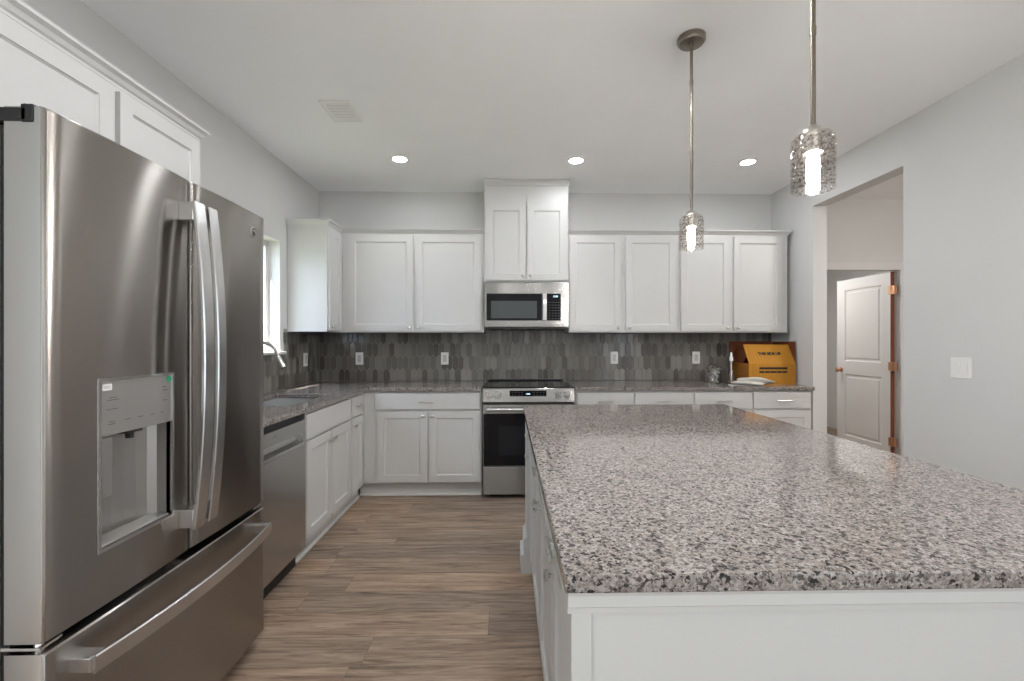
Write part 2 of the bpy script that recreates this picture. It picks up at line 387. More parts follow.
# ------------------------------------------------------------------ the room shell
XL, XR, YB, YR, ZC = -1.8225, 2.612, 4.337, -4.0, 2.753
WY0, WY1, WZ0, WZ1 = 2.80, 3.60, 1.215, 2.10        # kitchen window
OY0, OY1, OZ = 2.872, 3.735, 2.455                  # opening to the hall
struct('floor', B().box(XL - 0.15, 5.2, YR - 0.12, 7.0, -0.05, 0.0), M['floor'])
struct('added_carpet', B().box(XL, XR, YR, -0.7, 0.0, 0.012), M['added_carpet'])  # unseen pale carpet added to bounce light up to the ceiling
struct('ceiling', B().box(XL - 0.15, 5.2, YR - 0.12, 7.0, ZC, ZC + 0.08), M['ceiling'])
struct('wall_left', B().cells([YR, -3.1, -0.7, WY0, WY1, YB], [0, 0.45, WZ0, WZ1, 2.25, ZC], lambda y, z: not (WY0 < y < WY1 and WZ0 < z < WZ1) and not (-3.1 < y < -0.7 and 0.45 < z < 2.25), XL - 0.15, XL, 'x'), M['wall'])
struct('wall_back', B().box(XL - 0.15, XR + 0.12, YB, YB + 0.12, 0, ZC), M['wall'])
struct('wall_right', B().cells([YR, -3.1, -0.7, OY0, OY1, YB], [0, 0.45, 2.25, OZ, ZC], lambda y, z: not (OY0 < y < OY1 and z < OZ) and not (-3.1 < y < -0.7 and 0.45 < z < 2.25), XR, XR + 0.12, 'x'), M['wall'])
struct('wall_rear', B().box(XL - 0.15, XR + 0.12, YR - 0.12, YR, 0, ZC), M['wall'])
# two unseen windows added behind the camera to let in fill light
for nm, xa in (('added_window_2', XL - 0.11), ('added_window_3', XR + 0.05)):
    w_ = struct(nm, B().cells([-3.1, -3.04, -1.93, -1.87, -0.76, -0.7], [0.45, 0.51, 2.19, 2.25], lambda y, z: not ((-3.04 < y < -1.93 or -1.87 < y < -0.76) and 0.51 < z < 2.19), xa, xa + 0.06, 'x'), M['trim'])
    B().box(xa + 0.027, xa + 0.033, -3.03, -0.77, 0.52, 2.18).obj('window_pane', M['glass'], w_)
# kitchen window: frame, meeting rail, sill, pane
wf = 0.045
w1 = struct('window_1', B().cells([WY0, WY0 + wf, WY1 - wf, WY1], [WZ0, WZ0 + wf, WZ1 - wf, WZ1],
    lambda y, z: not (WY0 + wf < y < WY1 - wf and WZ0 + wf < z < WZ1 - wf), XL - 0.14, XL - 0.09, 'x'), M['trim'])
B().box(XL - 0.122, XL - 0.116, WY0 + wf, WY1 - wf, WZ0 + wf, WZ1 - wf).obj('window_pane', M['glass'], w1)
B().box(XL - 0.09, XL + 0.028, WY0 - 0.04, WY1 + 0.055, WZ0 - 0.02, WZ0 + 0.002, 0.004).obj('window_sill', M['trim'], w1)
struct('ground', B().box(-9, XL - 0.15, -8, 12, -0.35, -0.3), M['lawn'])
struct('baseboard_right', B().prism([(XR, 0), (XR - 0.014, 0), (XR - 0.014, 0.10), (XR - 0.006, 0.125), (XR, 0.125)], 'y', YR, OY0) , M['trim'])
# hall beyond the opening
HY = 4.45
DX0, DX1, DZ = 3.235, 4.015, 2.035
struct('wall_hall_back', B().cells([XR + 0.12, DX0, DX1, 5.0], [0, DZ, ZC], lambda x, z: not (DX0 < x < DX1 and z < DZ), HY, HY + 0.11, 'y'), M['wall'])
struct('wall_hall_right', B().box(4.9, 5.0, 0.5, HY, 0, ZC), M['wall'])
struct('wall_hall_front', B().box(XR + 0.12, 4.9, 0.5, 0.6, 0, ZC), M['wall'])
struct('wall_bedroom_left', B().box(2.75, 2.85, HY + 0.11, 6.9, 0, ZC), M['wall'])
struct('wall_bedroom_back', B().box(2.85, 5.0, 6.8, 6.9, 0, ZC), M['wall'])
struct('wall_bedroom_right', B().box(4.9, 5.0, HY + 0.11, 6.8, 0, ZC), M['wall'])
cs = B().cells([DX0 - 0.062, DX0 + 0.008, DX1 - 0.004, DX1 + 0.066], [0, DZ - 0.008, DZ + 0.062], lambda x, z: not (DX0 + 0.008 < x < DX1 - 0.004 and z < DZ - 0.008), HY - 0.018, HY, 'y')
struct('trim_1', cs, M['trim'])
# open panel door in the hall
d = thing('door_1', 'white two panel door standing open beyond the hall opening', 'door', (4.003, HY + 0.055, 0.0)); d['kind'] = 'structure'
d.rotation_euler = (0, 0, math.radians(-1.0))
leaf = B()
T, W_, Hh = 0.036, 0.765, 2.02
# leaf spans local y 0..W_, local x -T..0
PB = [0.12, W_ - 0.12]; PZ = [(0.20, 0.92), (1.07, 1.90)]
leaf.cells([0.006, PB[0], PB[1], W_], [0.012, 0.20, 0.92, 1.07, 1.90, Hh], lambda y, z: not (PB[0] < y < PB[1] and any(a < z < b for a, b in PZ)), -T, 0, 'x')
for a, b_ in PZ:
    leaf.box(-T + 0.010, -0.010, PB[0], PB[1], a, b_)
    i = 0.035
    leaf.box(-T + 0.003, -0.003, PB[0] + i, PB[1] - i, a + i, b_ - i, 0.006, 1)
    for xx, xi in ((-T, -T + 0.010), (0, -0.010)):
        o_ = [(PB[0], a), (PB[1], a), (PB[1], b_), (PB[0], b_)]; n_ = [(PB[0] + .014, a + .014), (PB[1] - .014, a + .014), (PB[1] - .014, b_ - .014), (PB[0] + .014, b_ - .014)]
        for k in range(4):
            p, q, r_, t_ = o_[k], o_[(k + 1) % 4], n_[(k + 1) % 4], n_[k]
            leaf.poly([(xx, *p), (xx, *q), (xi, *r_), (xi, *t_)])
leaf.obj('door_leaf', M['trim'], d)
B().box(-T, 0, 0.0, 0.006, 0.012, Hh).obj('door_edge', M['gap_shade'], d)  # dark of the hinge gap painted as reddish brown on the leaf's edge
for z in (0.26, 1.04, 1.83):
    h = B(); h.tube([(-T - 0.006, -0.010, z - 0.048), (-T - 0.006, -0.010, z + 0.048)], 0.0075, 10)
    h.box(-T - 0.004, -T + 0.001, -0.010, 0.028, z - 0.044, z + 0.044); h.box(-T - 0.004, -T + 0.026, -0.046, -0.010, z - 0.044, z + 0.044)
    h.obj('hinge', M['copper'], d, True)
kb = B().lathe([(0.027, 0.0), (0.027, -0.006), (0.011, -0.010), (0.011, -0.032), (0.024, -0.040), (0.028, -0.052), (0.022, -0.064), (0.0, -0.066)], (-T, W_ - 0.07, 0.965), 'x', 20)
kb.obj('door_knob', M['copper'], d, True)

# ------------------------------------------------------------------ tiled backsplash (elongated hexagon tiles)
def tiles(kind, a0, a1, z0, zt):
    b = B(); pitch, tw, rp, pt, th = 0.0535, 0.0500, 0.127, 0.028, 0.007
    rows = int((1.48 - z0) / rp) + 3; n = int((a1 - a0) / pitch) + 3
    bm = b.bm
    for r in range(-1, rows):
        for c in range(-1, n):
            ca = a0 + (c + (0.5 if r % 2 else 0.0)) * pitch; cz = z0 + 0.047 + r * rp
            if ca + tw / 2 <= a0 + 0.004 or ca - tw / 2 >= a1 - 0.004: continue
            top = zt(ca)
            if cz - rp / 2 - pt / 2 > top - 0.004 or cz + rp / 2 < z0 + 0.004: continue
            hh = rp / 2 + pt / 2 - 0.0022
            hexa = [(-tw / 2, -hh + pt), (0, -hh), (tw / 2, -hh + pt), (tw / 2, hh - pt), (0, hh), (-tw / 2, hh - pt)]
            ta, tz = random.gauss(0, 0.010), random.gauss(0, 0.007)
            def ring(sc, dep):
                o = []
                for p, q in hexa:
                    p2, q2 = p * (1 - 2 * sc / tw), q * (1 - sc / hh)
                    x = min(max(ca + p2, a0 + sc), a1 - sc); z = min(max(cz + q2, z0 + sc), top - sc)
                    dd = dep + (ta * p2 + tz * q2 if dep > 0.004 else 0)
                    o.append(bm.verts.new((x, YB - dd, z) if kind == 'y' else (XL + dd, x, z)))
                return o
            R = [ring(0, 0.002), ring(0, th - 0.002), ring(0.0016, th)]
            for A, D in zip(R, R[1:]):
                for k in range(6): bm.faces.new([A[k], A[(k + 1) % 6], D[(k + 1) % 6], D[k]])
            bm.faces.new(R[-1])
    bmesh.ops.dissolve_degenerate(bm, dist=1e-5, edges=bm.edges)
    return b
GB = 0.914
bs = struct('backsplash_back', B().box(XL + 0.003, XR - 0.002, YB - 0.0035, YB - 0.0002, GB + 0.0005, 1.44), M['grout'])
tiles('y', XL + 0.008, XR - 0.002, GB + 0.001, lambda a: 1.435).obj('glazed_tiles', M['tile'], bs)
bl = B().cells([1.99, WY1 + 0.06, YB - 0.004], [GB + 0.0005, 1.19, 1.40], lambda y, z: y > WY1 + 0.06 or z < 1.19, XL + 0.0002, XL + 0.0035, 'x')
bs2 = struct('backsplash_left', bl, M['grout'])
tiles('x', 1.99, YB - 0.008, GB + 0.001, lambda a: 1.19 if a < WY1 + 0.06 else 1.372).obj('glazed_tiles', M['tile'], bs2)

# ------------------------------------------------------------------ cabinetry helpers (local: x right, -y to the front)
def shaker(x0, x1, z0, z1, yf, t=0.019, st=0.057, rec=0.009):
    b = B(); c = 0.0018
    X, Z = [x0, x0 + st, x1 - st, x1], [z0, z0 + st, z1 - st, z1]
    b.cells(X, Z, lambda x, z: not (X[1] < x < X[2] and Z[1] < z < Z[2]), yf, yf + t, 'y')
    b.box(X[1] - 0.001, X[2] + 0.001, yf + rec, yf + t - 0.001, Z[1] - 0.001, Z[2] + 0.001)
    i = 0.008
    o = [(X[1], Z[1]), (X[2], Z[1]), (X[2], Z[2]), (X[1], Z[2])]; n = [(X[1] + i, Z[1] + i), (X[2] - i, Z[1] + i), (X[2] - i, Z[2] - i), (X[1] + i, Z[2] - i)]
    for k in range(4):
        p, q, r, s_ = o[k], o[(k + 1) % 4], n[(k + 1) % 4], n[k]
        b.poly([(p[0], yf + 0.003, p[1]), (q[0], yf + 0.003, q[1]), (r[0], yf + rec, r[1]), (s_[0], yf + rec, s_[1])])
    return b
def slabfront(x0, x1, z0, z1, yf, t=0.019):
    return B().box(x0, x1, yf, yf + t, z0, z1, 0.003, 2)
def knob(parent, x, z, yf, mat='nickel'):
    return B().lathe([(0.006, 0.0), (0.0055, -0.012), (0.0145, -0.018), (0.0155, -0.024), (0.011, -0.028), (0.0, -0.029)], (x, yf, z), 'y', 16).obj('knob', M[mat], parent, True)
def pull(parent, x, z, yf, w=0.096, mat='nickel'):
    b = B()
    for sx in (-1, 1): b.tube([(x + sx * w / 2, yf, z), (x + sx * w / 2, yf - 0.024, z)], 0.0045, 8)
    b.tube([(x - w / 2 - 0.016, yf - 0.026, z), (x + w / 2 + 0.016, yf - 0.026, z)], 0.0055, 10)
    return b.obj('pull', M[mat], parent, True)
def crown_prof(y, z, s=1.0):
    """profile in (y,z): stands on the face at y, rises above z, leans to -y"""
    return [(y + 0.02, z), (y - 0.002, z), (y - 0.002, z + 0.010), (y - 0.010, z + 0.016), (y - 0.018, z + 0.030), (y - 0.032, z + 0.040), (y - 0.032, z + 0.052), (y + 0.02, z + 0.052)]
def crown(parent, x0, x1, y, z, dep=0.0, left=False, right=False, lm=0.0, rm=0.0):
    """crown along the front, with mitred returns down the sides; lm/rm lengthen (inner mitre)"""
    pr = crown_prof(y, z); b = B(); A = []; D = []
    for (py, pz) in pr:
        e = y - py
        ea = e if left else -e * lm; eb = e if right else -e * rm
        A.append(b.bm.verts.new((x0 - ea, py, pz))); D.append(b.bm.verts.new((x1 + eb, py, pz)))
    n = len(pr)
    for k in range(n): b.bm.faces.new([A[k], A[(k + 1) % n], D[(k + 1) % n], D[k]])
    def ret(V, x, sgn):
        W = [b.bm.verts.new((x + sgn * (y - py), y + dep, pz)) for py, pz in pr]
        for k in range(n): b.bm.faces.new([V[k], V[(k + 1) % n], W[(k + 1) % n], W[k]])
        b.bm.faces.new(W)
    if left: ret(A, x0, -1)
    else: b.bm.faces.new(A)
    if right: ret(D, x1, 1)
    else: b.bm.faces.new(D)
    return b.obj('crown_moulding', M['cab'], parent)
def cabinet(name, label, group, loc, rz, w, dep, z0, z1, doors=(), drawers=(), toe=0.0, light_rail=False, cat='cabinet', toe_l=0.0, toe_r=0.0):
    """face frame plane is local y=0; fronts stand proud of it"""
    t = thing(name, label, cat, loc, rz, group)
    b = B()
    if toe:
        b.box(0, w, 0, dep, z0 + toe, z1, 0.0015, 1); b.box(0.0, w, 0.058, dep, z0, z0 + toe)
    else:
        b.box(0, w, 0, dep, z0, z1, 0.0015, 1)
    b.obj('carcass', M['cab'], t)
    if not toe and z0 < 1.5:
        B().box(0.004, w - 0.004, 0.022, dep - 0.002, z0 - 0.0012, z0 + 0.002).obj('underside_shade_panel', M['under_shade'], t)  # dark brown sheet painting in the shade under the wall cabinets
    if toe:
        B().box(toe_l, w + toe_r, 0.046, 0.058, 0.0, toe).obj('toe_board', M['cab'], t)
        B().prism([(0.046, 0), (0.034, 0), (0.034, 0.008), (0.040, 0.016), (0.046, 0.018)], 'x', toe_l, w + toe_r).obj('shoe_moulding', M['trim'], t)
    for (a, b_, c, e, kx, kz) in doors:
        o = shaker(a, b_, c, e, -0.02).obj('door', M['cab'], t)
        if kx is not None: knob(o, kx, kz, -0.02)
    for (a, b_, c, e, hp) in drawers:
        o = slabfront(a, b_, c, e, -0.02).obj('drawer', M['cab'], t)
        if hp is not None: pull(o, hp, (c + e) / 2, -0.02)
    return t

G_UP, G_LOW = 'white shaker wall cabinets', 'white shaker base cabinets'
UZ0, UZ1, DTOP = 1.378, 2.262, 2.246
YU = 4.005                      # face of the back-wall uppers
# wall cabinet beside the window (faces +x)
XU = XL + 0.332
t = cabinet('wall_cabinet', 'narrow white corner wall cabinet on the left wall beside the window', G_UP, (XU, 3.712, 0), PI / 2, YU - 3.712 + 0.0, 0.330, UZ0, UZ1,
            doors=[(0.012, 0.27, UZ0 + 0.014, DTOP, 0.045, UZ0 + 0.045)])
crown(t, 0, YU - 3.712, 0.0, UZ1 - 0.006, 0.33, left=True, rm=1.0)
# corner block behind it, part of the two-door cabinet on the back wall
X0 = XL + 0.002
t = cabinet('wall_cabinet', 'wide two door white wall cabinet on the back wall left of the microwave', G_UP, (X0, YU, 0), 0, -0.208 - X0, 0.330, UZ0, UZ1,
            doors=[(-1.412 - X0, -0.842 - X0, UZ0 + 0.014, DTOP, -0.842 - 0.03 - X0, UZ0 + 0.045), (-0.814 - X0, -0.236 - X0, UZ0 + 0.014, DTOP, -0.814 + 0.03 - X0, UZ0 + 0.045)])
crown(t, XU - X0, -0.208 - X0, 0.0, UZ1 - 0.006, 0.33, lm=1.0)
# cabinet above the microwave, up to the ceiling
t = cabinet('wall_cabinet', 'tall two door white cabinet above the microwave reaching the ceiling', G_UP, (-0.205, 3.995, 0), 0, 0.760, 0.340, 1.832, ZC - 0.004,
            doors=[(0.022, 0.374, 1.848, 2.528, 0.374 - 0.028, 1.888), (0.386, 0.738, 1.848, 2.528, 0.386 + 0.028, 1.888)])
B().prism([(0.0, 2.70), (-0.010, 2.70), (-0.014, 2.715), (-0.028, 2.735), (-0.028, ZC - 0.005), (0.0, ZC - 0.005)], 'x', -0.006, 0.766).obj('crown_moulding', M['cab'], t)
# right of the microwave
for k, (xa, lab) in enumerate(((0.557, 'two door white wall cabinet directly right of the microwave'), (1.560, 'two door white wall cabinet at the right end above the cardboard box'))):
    if k == 0: ds = [(0.566, 1.030), (1.074, 1.530)]
    else: ds = [(1.577, 2.024), (2.062, 2.512)]
    xe = 1.5595 if k == 0 else 2.562
    t = cabinet('wall_cabinet', lab, G_UP, (xa, YU, 0), 0, xe - xa, 0.330, UZ0, UZ1,
                doors=[(ds[0][0] - xa, ds[0][1] - xa, UZ0 + 0.014, DTOP, ds[0][1] - 0.03 - xa, UZ0 + 0.045), (ds[1][0] - xa, ds[1][1] - xa, UZ0 + 0.014, DTOP, ds[1][0] + 0.03 - xa, UZ0 + 0.045)])
    crown(t, 0, xe - xa, 0.0, UZ1 - 0.006, 0.33, right=(k == 1))
# above the refrigerator (faces +x)
XFC = -1.475
t = cabinet('wall_cabinet', 'white two door wall cabinet above the refrigerator on the left wall', G_UP, (XFC, 1.215, 0), PI / 2, 0.945, XFC - XL - 0.002, 1.90, UZ1,
            doors=[(0.022, 0.458, 1.915, DTOP - 0.01, None, 0), (0.486, 0.922, 1.915, DTOP - 0.01, None, 0)])
crown(t, 0, 0.945, 0.0, UZ1 - 0.006, 0.34, left=True, right=True)

# base cabinets
CT = 0.884
YF, XF = 3.720, -1.192           # face-frame planes
t = cabinet('base_cabinet', 'white base cabinet left of the range with one wide drawer over two doors', G_LOW, (-1.192, YF, 0), 0, 0.982, 0.612, 0.0, CT - 0.001, toe=0.115, toe_l=-0.045,
            doors=[(0.115, 0.527, 0.128, 0.715, 0.527 - 0.03, 0.678), (0.545, 0.965, 0.128, 0.715, 0.545 + 0.03, 0.678)], drawers=[(0.095, 0.965, 0.732, 0.866, 0.53)])
# left run (faces +x)
cabinet('base_cabinet', 'white sink base cabinet with false front and two doors under the window', G_LOW, (XF, 2.612, 0), PI / 2, 0.766, 0.626, 0.0, CT - 0.26, toe=0.115,
        doors=[(0.018, 0.376, 0.128, 0.705, 0.376 - 0.03, 0.645), (0.392, 0.748, 0.128, 0.705, 0.392 + 0.03, 0.645)], drawers=[(0.018, 0.748, 0.720, 0.866, None)])
sinkbase = [o for o in bpy.data.objects if o.get('label', '').startswith('white sink base')][0]
B().box(0, 0.766, 0, 0.02, CT - 0.262, CT - 0.001).obj('face_frame', M['cab'], sinkbase)
cabinet('base_cabinet', 'narrow white base cabinet at the inside corner with one drawer over one door', G_LOW, (XF, 3.3795, 0), PI / 2, YF - 3.3795 - 0.001, 0.626, 0.0, CT - 0.001, toe=0.115, 
        doors=[(0.014, 0.262, 0.128, 0.705, 0.05, 0.645)], drawers=[(0.014, 0.262, 0.720, 0.866, 0.15)])
# right run
for k, xa in enumerate((0.572, 1.5655)):
    xe = 1.5645 if k == 0 else 2.585
    w = xe - xa; m_ = w / 2
    cabinet('base_cabinet', ('white base cabinet right of the range behind the island', 'white base cabinet at the right end of the back wall beneath the cardboard box')[k], G_LOW, (xa, YF, 0), 0, w, 0.612, 0.0, CT - 0.001, toe=0.115,
            doors=[(0.014, m_ - 0.006, 0.128, 0.715, m_ - 0.036, 0.678), (m_ + 0.006, w - 0.014, 0.128, 0.715, m_ + 0.036, 0.678)],
            drawers=[(0.014, m_ - 0.006, 0.732, 0.866, m_ / 2), (m_ + 0.006, w - 0.014, 0.732, 0.866, m_ * 1.5)])

# ------------------------------------------------------------------ granite worktops
SY0, SY1, SX0, SX1 = 2.655, 3.265, -1.665, -1.285       # sink cut-out
CXE, CYE = -1.159, 3.688
b = B(); 
b.cells([XL + 0.004, SX0, SX1, CXE, -0.210], [1.985, SY0, SY1, CYE, YB - 0.008], lambda x, y: (x < CXE or y > CYE) and not (SX0 < x < SX1 and SY0 < y < SY1), CT, 0.914, 'z')
o = b.obj('worktop', M['granite']); tag(o, 'L shaped granite worktop left of the range around the sink', 'countertop', 'granite worktops')
md = o.modifiers.new('edge', 'BEVEL'); md.width = 0.004; md.segments = 2; md.limit_method = 'ANGLE'
o = B().box(0.566, 2.598, CYE, YB - 0.008, CT, 0.914).obj('worktop', M['granite']); tag(o, 'straight granite worktop right of the range under the cardboard box', 'countertop', 'granite worktops')
md = o.modifiers.new('edge', 'BEVEL'); md.width = 0.004; md.segments = 2; md.limit_method = 'ANGLE'
IX0, IX1, IY0, IY1 = 0.094, 1.321, 0.717, 2.675
o = B().box(IX0, IX1, IY0, IY1, CT, 0.914).obj('worktop', M['granite']); tag(o, 'large polished speckled granite top of the kitchen island in the foreground', 'countertop', 'granite worktops')
md = o.modifiers.new('edge', 'BEVEL'); md.width = 0.003; md.segments = 2; md.limit_method = 'ANGLE'

# ------------------------------------------------------------------ island base (faces -x: local x = -world y)
isl = thing('kitchen_island', 'white kitchen island base with drawers and doors under the large granite top', 'kitchen island', (0.146, 2.650, 0), -PI / 2)
IW, IDp = 1.905, 1.142      # local x 0..1.905 = world y 2.650..0.745 ; local y depth -> world +x
b = B(); b.box(0, IW, 0, IDp, 0.115, CT - 0.0005); b.box(0.0, IW - 0.005, 0.032, IDp, 0, 0.115); b.obj('carcass', M['cab'], isl)
B().prism([(0.032, 0), (0.022, 0), (0.022, 0.008), (0.027, 0.016), (0.032, 0.018)], 'x', 0.16, IW - 0.14).obj('shoe_moulding', M['trim'], isl)
# pilaster at the far end with stepped base
for pa, pb in ((-0.002, 0.165), (IW - 0.148, IW - 0.002)):
    B().box(pa, pb, -0.037, 0.06, 0.0, CT - 0.001, 0.002, 1).obj('end_pilaster', M['cab'], isl)
    B().prism([(0.05, 0), (-0.068, 0), (-0.068, 0.100), (-0.052, 0.105), (-0.052, 0.185), (-0.037, 0.205), (0.05, 0.205)], 'x', pa - 0.012, pb + 0.012).obj('base_moulding', M['cab'], isl)
# front panel (near end, faces the camera), corner stiles, cove moulding under the top
b = B(); b.box(IW, IW + 0.006, -0.035, IDp, 0, CT - 0.0005); b.obj('end_panel', M['cab'], isl)
for y0_, y1_ in ((-0.040, -0.005), (IDp - 0.030, IDp + 0.003)):
    B().box(IW - 0.035, IW + 0.013, y0_, y1_, 0, CT - 0.0008, 0.002, 1).obj('corner_stile', M['cab'], isl)
pr = [(IW - 0.02, CT - 0.040), (IW + 0.015, CT - 0.040), (IW + 0.016, CT - 0.030), (IW + 0.021, CT - 0.026), (IW + 0.021, CT - 0.008), (IW + 0.024, CT - 0.001), (IW - 0.02, CT - 0.001)]
B().prism([(p, q) for p, q in pr], 'y', -0.046, IDp + 0.006).obj('cove_moulding', M['cab'], isl)
def isl_unit(a, b_, two):
    dr = slabfront(a + 0.010, b_ - 0.010, 0.725, 0.862, -0.02).obj('drawer', M['cab'], isl); pull(dr, (a + b_) / 2, 0.793, -0.02)
    if two:
        m_ = (a + b_) / 2
        for p, q, kx in ((a + 0.010, m_ - 0.003, m_ - 0.032), (m_ + 0.003, b_ - 0.010, m_ + 0.032)):
            o = shaker(p, q, 0.128, 0.710, -0.02).obj('door', M['cab'], isl); knob(o, kx, 0.665, -0.02)
    else:
        o = shaker(a + 0.010, b_ - 0.010, 0.128, 0.710, -0.02).obj('door', M['cab'], isl); knob(o, a + 0.04, 0.665, -0.02)
Y = lambda y: 2.650 - y
isl_unit(Y(2.475), Y(2.175), False); isl_unit(Y(2.17), Y(1.235), True); isl_unit(Y(1.23), Y(0.90), False)

# ------------------------------------------------------------------ refrigerator (faces +x)
FX, FY0, FW, FTOP = -1.038, 1.017, 0.903, 1.8215
fr = thing('refrigerator', 'tall stainless french door refrigerator with water dispenser at the left', 'refrigerator', (FX, FY0, 0), PI / 2)
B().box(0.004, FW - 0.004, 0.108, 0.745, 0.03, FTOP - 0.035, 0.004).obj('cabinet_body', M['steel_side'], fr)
b = B(); b.box(0.012, FW - 0.012, 0.088, 0.112, 0.06, FTOP - 0.04); b.obj('door_gasket', M['black'], fr)
B().box(0.03, FW - 0.03, 0.06, 0.60, 0.0, 0.06).obj('base_grille', M['black'], fr)
def bowed(x0, x1, z0, z1, dep, crown_, rad, hole=None):
    """slab with rounded vertical edges and a slightly bowed front (front towards -y)"""
    n = 14; xs = []
    for k in range(5): xs.append(x0 + rad * (1 - math.cos(k / 4 * PI / 2)))
    xs += [x0 + rad + (x1 - x0 - 2 * rad) * k / n for k in range(1, n)]
    for k in range(5): xs.append(x1 - rad * (1 - math.cos((4 - k) / 4 * PI / 2)))
    if hole: xs += [hole[0], hole[1]]
    xs = sorted(set(round(x, 5) for x in xs))
    def fy(x):
        s_ = (2 * (x - x0) / (x1 - x0) - 1); y = -crown_ * (1 - s_ * s_)
        for e in (x - x0, x1 - x):
            if e < rad: y += rad - math.sqrt(max(0, rad * rad - (rad - e) ** 2))
        return y
    zs = [z0, z0 + 0.004] + ([hole[2], hole[3]] if hole else []) + [z1 - 0.004, z1]
    b = B(); V = {}
    for x in xs:
        for z in zs: V[x, z] = b.bm.verts.new((x, fy(x) + (0.004 if z in (z0, z1) else 0), z))
    for i in range(len(xs) - 1):
        for j in range(len(zs) - 1):
            if hole and xs[i] >= hole[0] - 1e-6 and xs[i + 1] <= hole[1] + 1e-6 and zs[j] >= hole[2] - 1e-6 and zs[j + 1] <= hole[3] + 1e-6: continue
            b.bm.faces.new([V[xs[i], zs[j]], V[xs[i + 1], zs[j]], V[xs[i + 1], zs[j + 1]], V[xs[i], zs[j + 1]]])
    K0 = [b.bm.verts.new((x0, dep, z)) for z in zs]; K1 = [b.bm.verts.new((x1, dep, z)) for z in zs]
    for j in range(len(zs) - 1):
        b.bm.faces.new([V[x0, zs[j]], V[x0, zs[j + 1]], K0[j + 1], K0[j]]); b.bm.faces.new([V[x1, zs[j]], V[x1, zs[j + 1]], K1[j + 1], K1[j]])
    b.bm.faces.new(K0 + K1[::-1])
    for j in (0, -1):
        b.bm.faces.new([V[x, zs[j]] for x in xs] + [K1[j], K0[j]])
    return b, fy
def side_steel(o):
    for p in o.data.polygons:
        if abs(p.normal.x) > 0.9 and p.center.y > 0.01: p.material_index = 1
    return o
SPL = 0.458
DZ0, DZ1 = 0.614, FTOP
HX0, HX1, HZ0, HZ1 = 0.128, 0.378, 0.757, 1.197
b, fyl = bowed(0.0, SPL - 0.006, DZ0, DZ1, 0.088, 0.006, 0.008, (HX0, HX1, HZ0, HZ1))
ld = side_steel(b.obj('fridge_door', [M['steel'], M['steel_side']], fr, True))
b, fyr = bowed(SPL + 0.006, FW, DZ0, DZ1, 0.088, 0.006, 0.008)
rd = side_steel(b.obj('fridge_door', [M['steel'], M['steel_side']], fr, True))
b, fyf = bowed(0.0, FW, 0.065, 0.590, 0.088, 0.007, 0.008)
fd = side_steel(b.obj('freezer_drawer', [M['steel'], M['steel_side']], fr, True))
# dispenser: frame, panel, recess, tray, paddle, nozzle, stickers
dz = -0.0055
b = B().cells([HX0 - 0.002, HX0 + 0.005, HX1 - 0.005, HX1 + 0.002], [HZ0 - 0.002, HZ0 + 0.006, HZ1 - 0.005, HZ1 + 0.002], lambda x, z: not (HX0 + 0.005 < x < HX1 - 0.005 and HZ0 + 0.006 < z < HZ1 - 0.005), dz - 0.002, 0.02, 'y')
disp = b.obj('dispenser_frame', M['steel_bar'], ld)
PZ0 = 1.050
B().box(HX0 + 0.005, HX1 - 0.005, dz + 0.001, 0.03, PZ0, HZ1 - 0.005).obj('control_panel', M['panel'], ld)
# curved recess
b = B(); n = 10; arc = [(HX0 + 0.005, 0.0)] + [((HX0 + HX1) / 2 - (HX1 - HX0 - 0.01) / 2 * math.cos(PI * k / n), 0.012 + 0.062 * math.sin(PI * k / n) ** 0.8) for k in range(n + 1)] + [(HX1 - 0.005, 0.0)]
for p, q in zip(arc, arc[1:]): b.poly([(p[0], p[1], HZ0 + 0.006), (q[0], q[1], HZ0 + 0.006), (q[0], q[1], PZ0), (p[0], p[1], PZ0)])
b.poly([(p[0], p[1], HZ0 + 0.006) for p in arc]); b.poly([(p[0], p[1], PZ0 + 0.001) for p in arc])
b.obj('dispenser_recess', M['recess'], ld, True)
B().box(HX0 + 0.012, HX1 - 0.012, -0.001, 0.055, HZ0 + 0.007, HZ0 + 0.013, 0.002).obj('drip_tray', M['panel'], ld)
B().box(HX0 + 0.010, HX0 + 0.060, 0.012, 0.018, 0.885, 1.040, 0.003).obj('water_filter_cover', M['steel_side'], ld)
b = B(); b.box(0.215, 0.268, -0.002, 0.04, PZ0 - 0.008, PZ0 + 0.002, 0.002); b.lathe([(0.011, 0.0), (0.009, -0.018)], (0.242, 0.014, PZ0 - 0.006), 'z', 12)
b.obj('dispenser_nozzle', M['black'], ld)
B().box(0.138, 0.165, dz + 0.0002, dz + 0.001, 1.167, 1.184).obj('barcode_sticker', M['white'], ld)
B().box(0.143, 0.160, dz - 0.0002, dz + 0.0003, 1.172, 1.179).obj('sticker_print', M['offwhite'], ld)
B().lathe([(0.0095, dz + 0.001), (0.0095, dz + 0.0002)], (0.361, 0, 1.180), 'y', 24).obj('green_sticker', M['green'], ld)
for (x, z, w) in ((0.170, 1.147, 0.022), (0.170, 1.141, 0.034), (0.166, 1.117, 0.036), (0.166, 1.084, 0.016), (0.166, 1.078, 0.020), (0.214, 1.083, 0.018), (0.256, 1.083, 0.020), (0.297, 1.083, 0.018), (0.335, 1.083, 0.010), (0.343, 1.158, 0.014), (0.345, 1.148, 0.020), (0.345, 1.118, 0.018)):
    B().box(x - w / 2, x + w / 2, dz + 0.0003, dz + 0.001, z - 0.0014, z + 0.0014).obj('panel_print', M['grey'], ld)
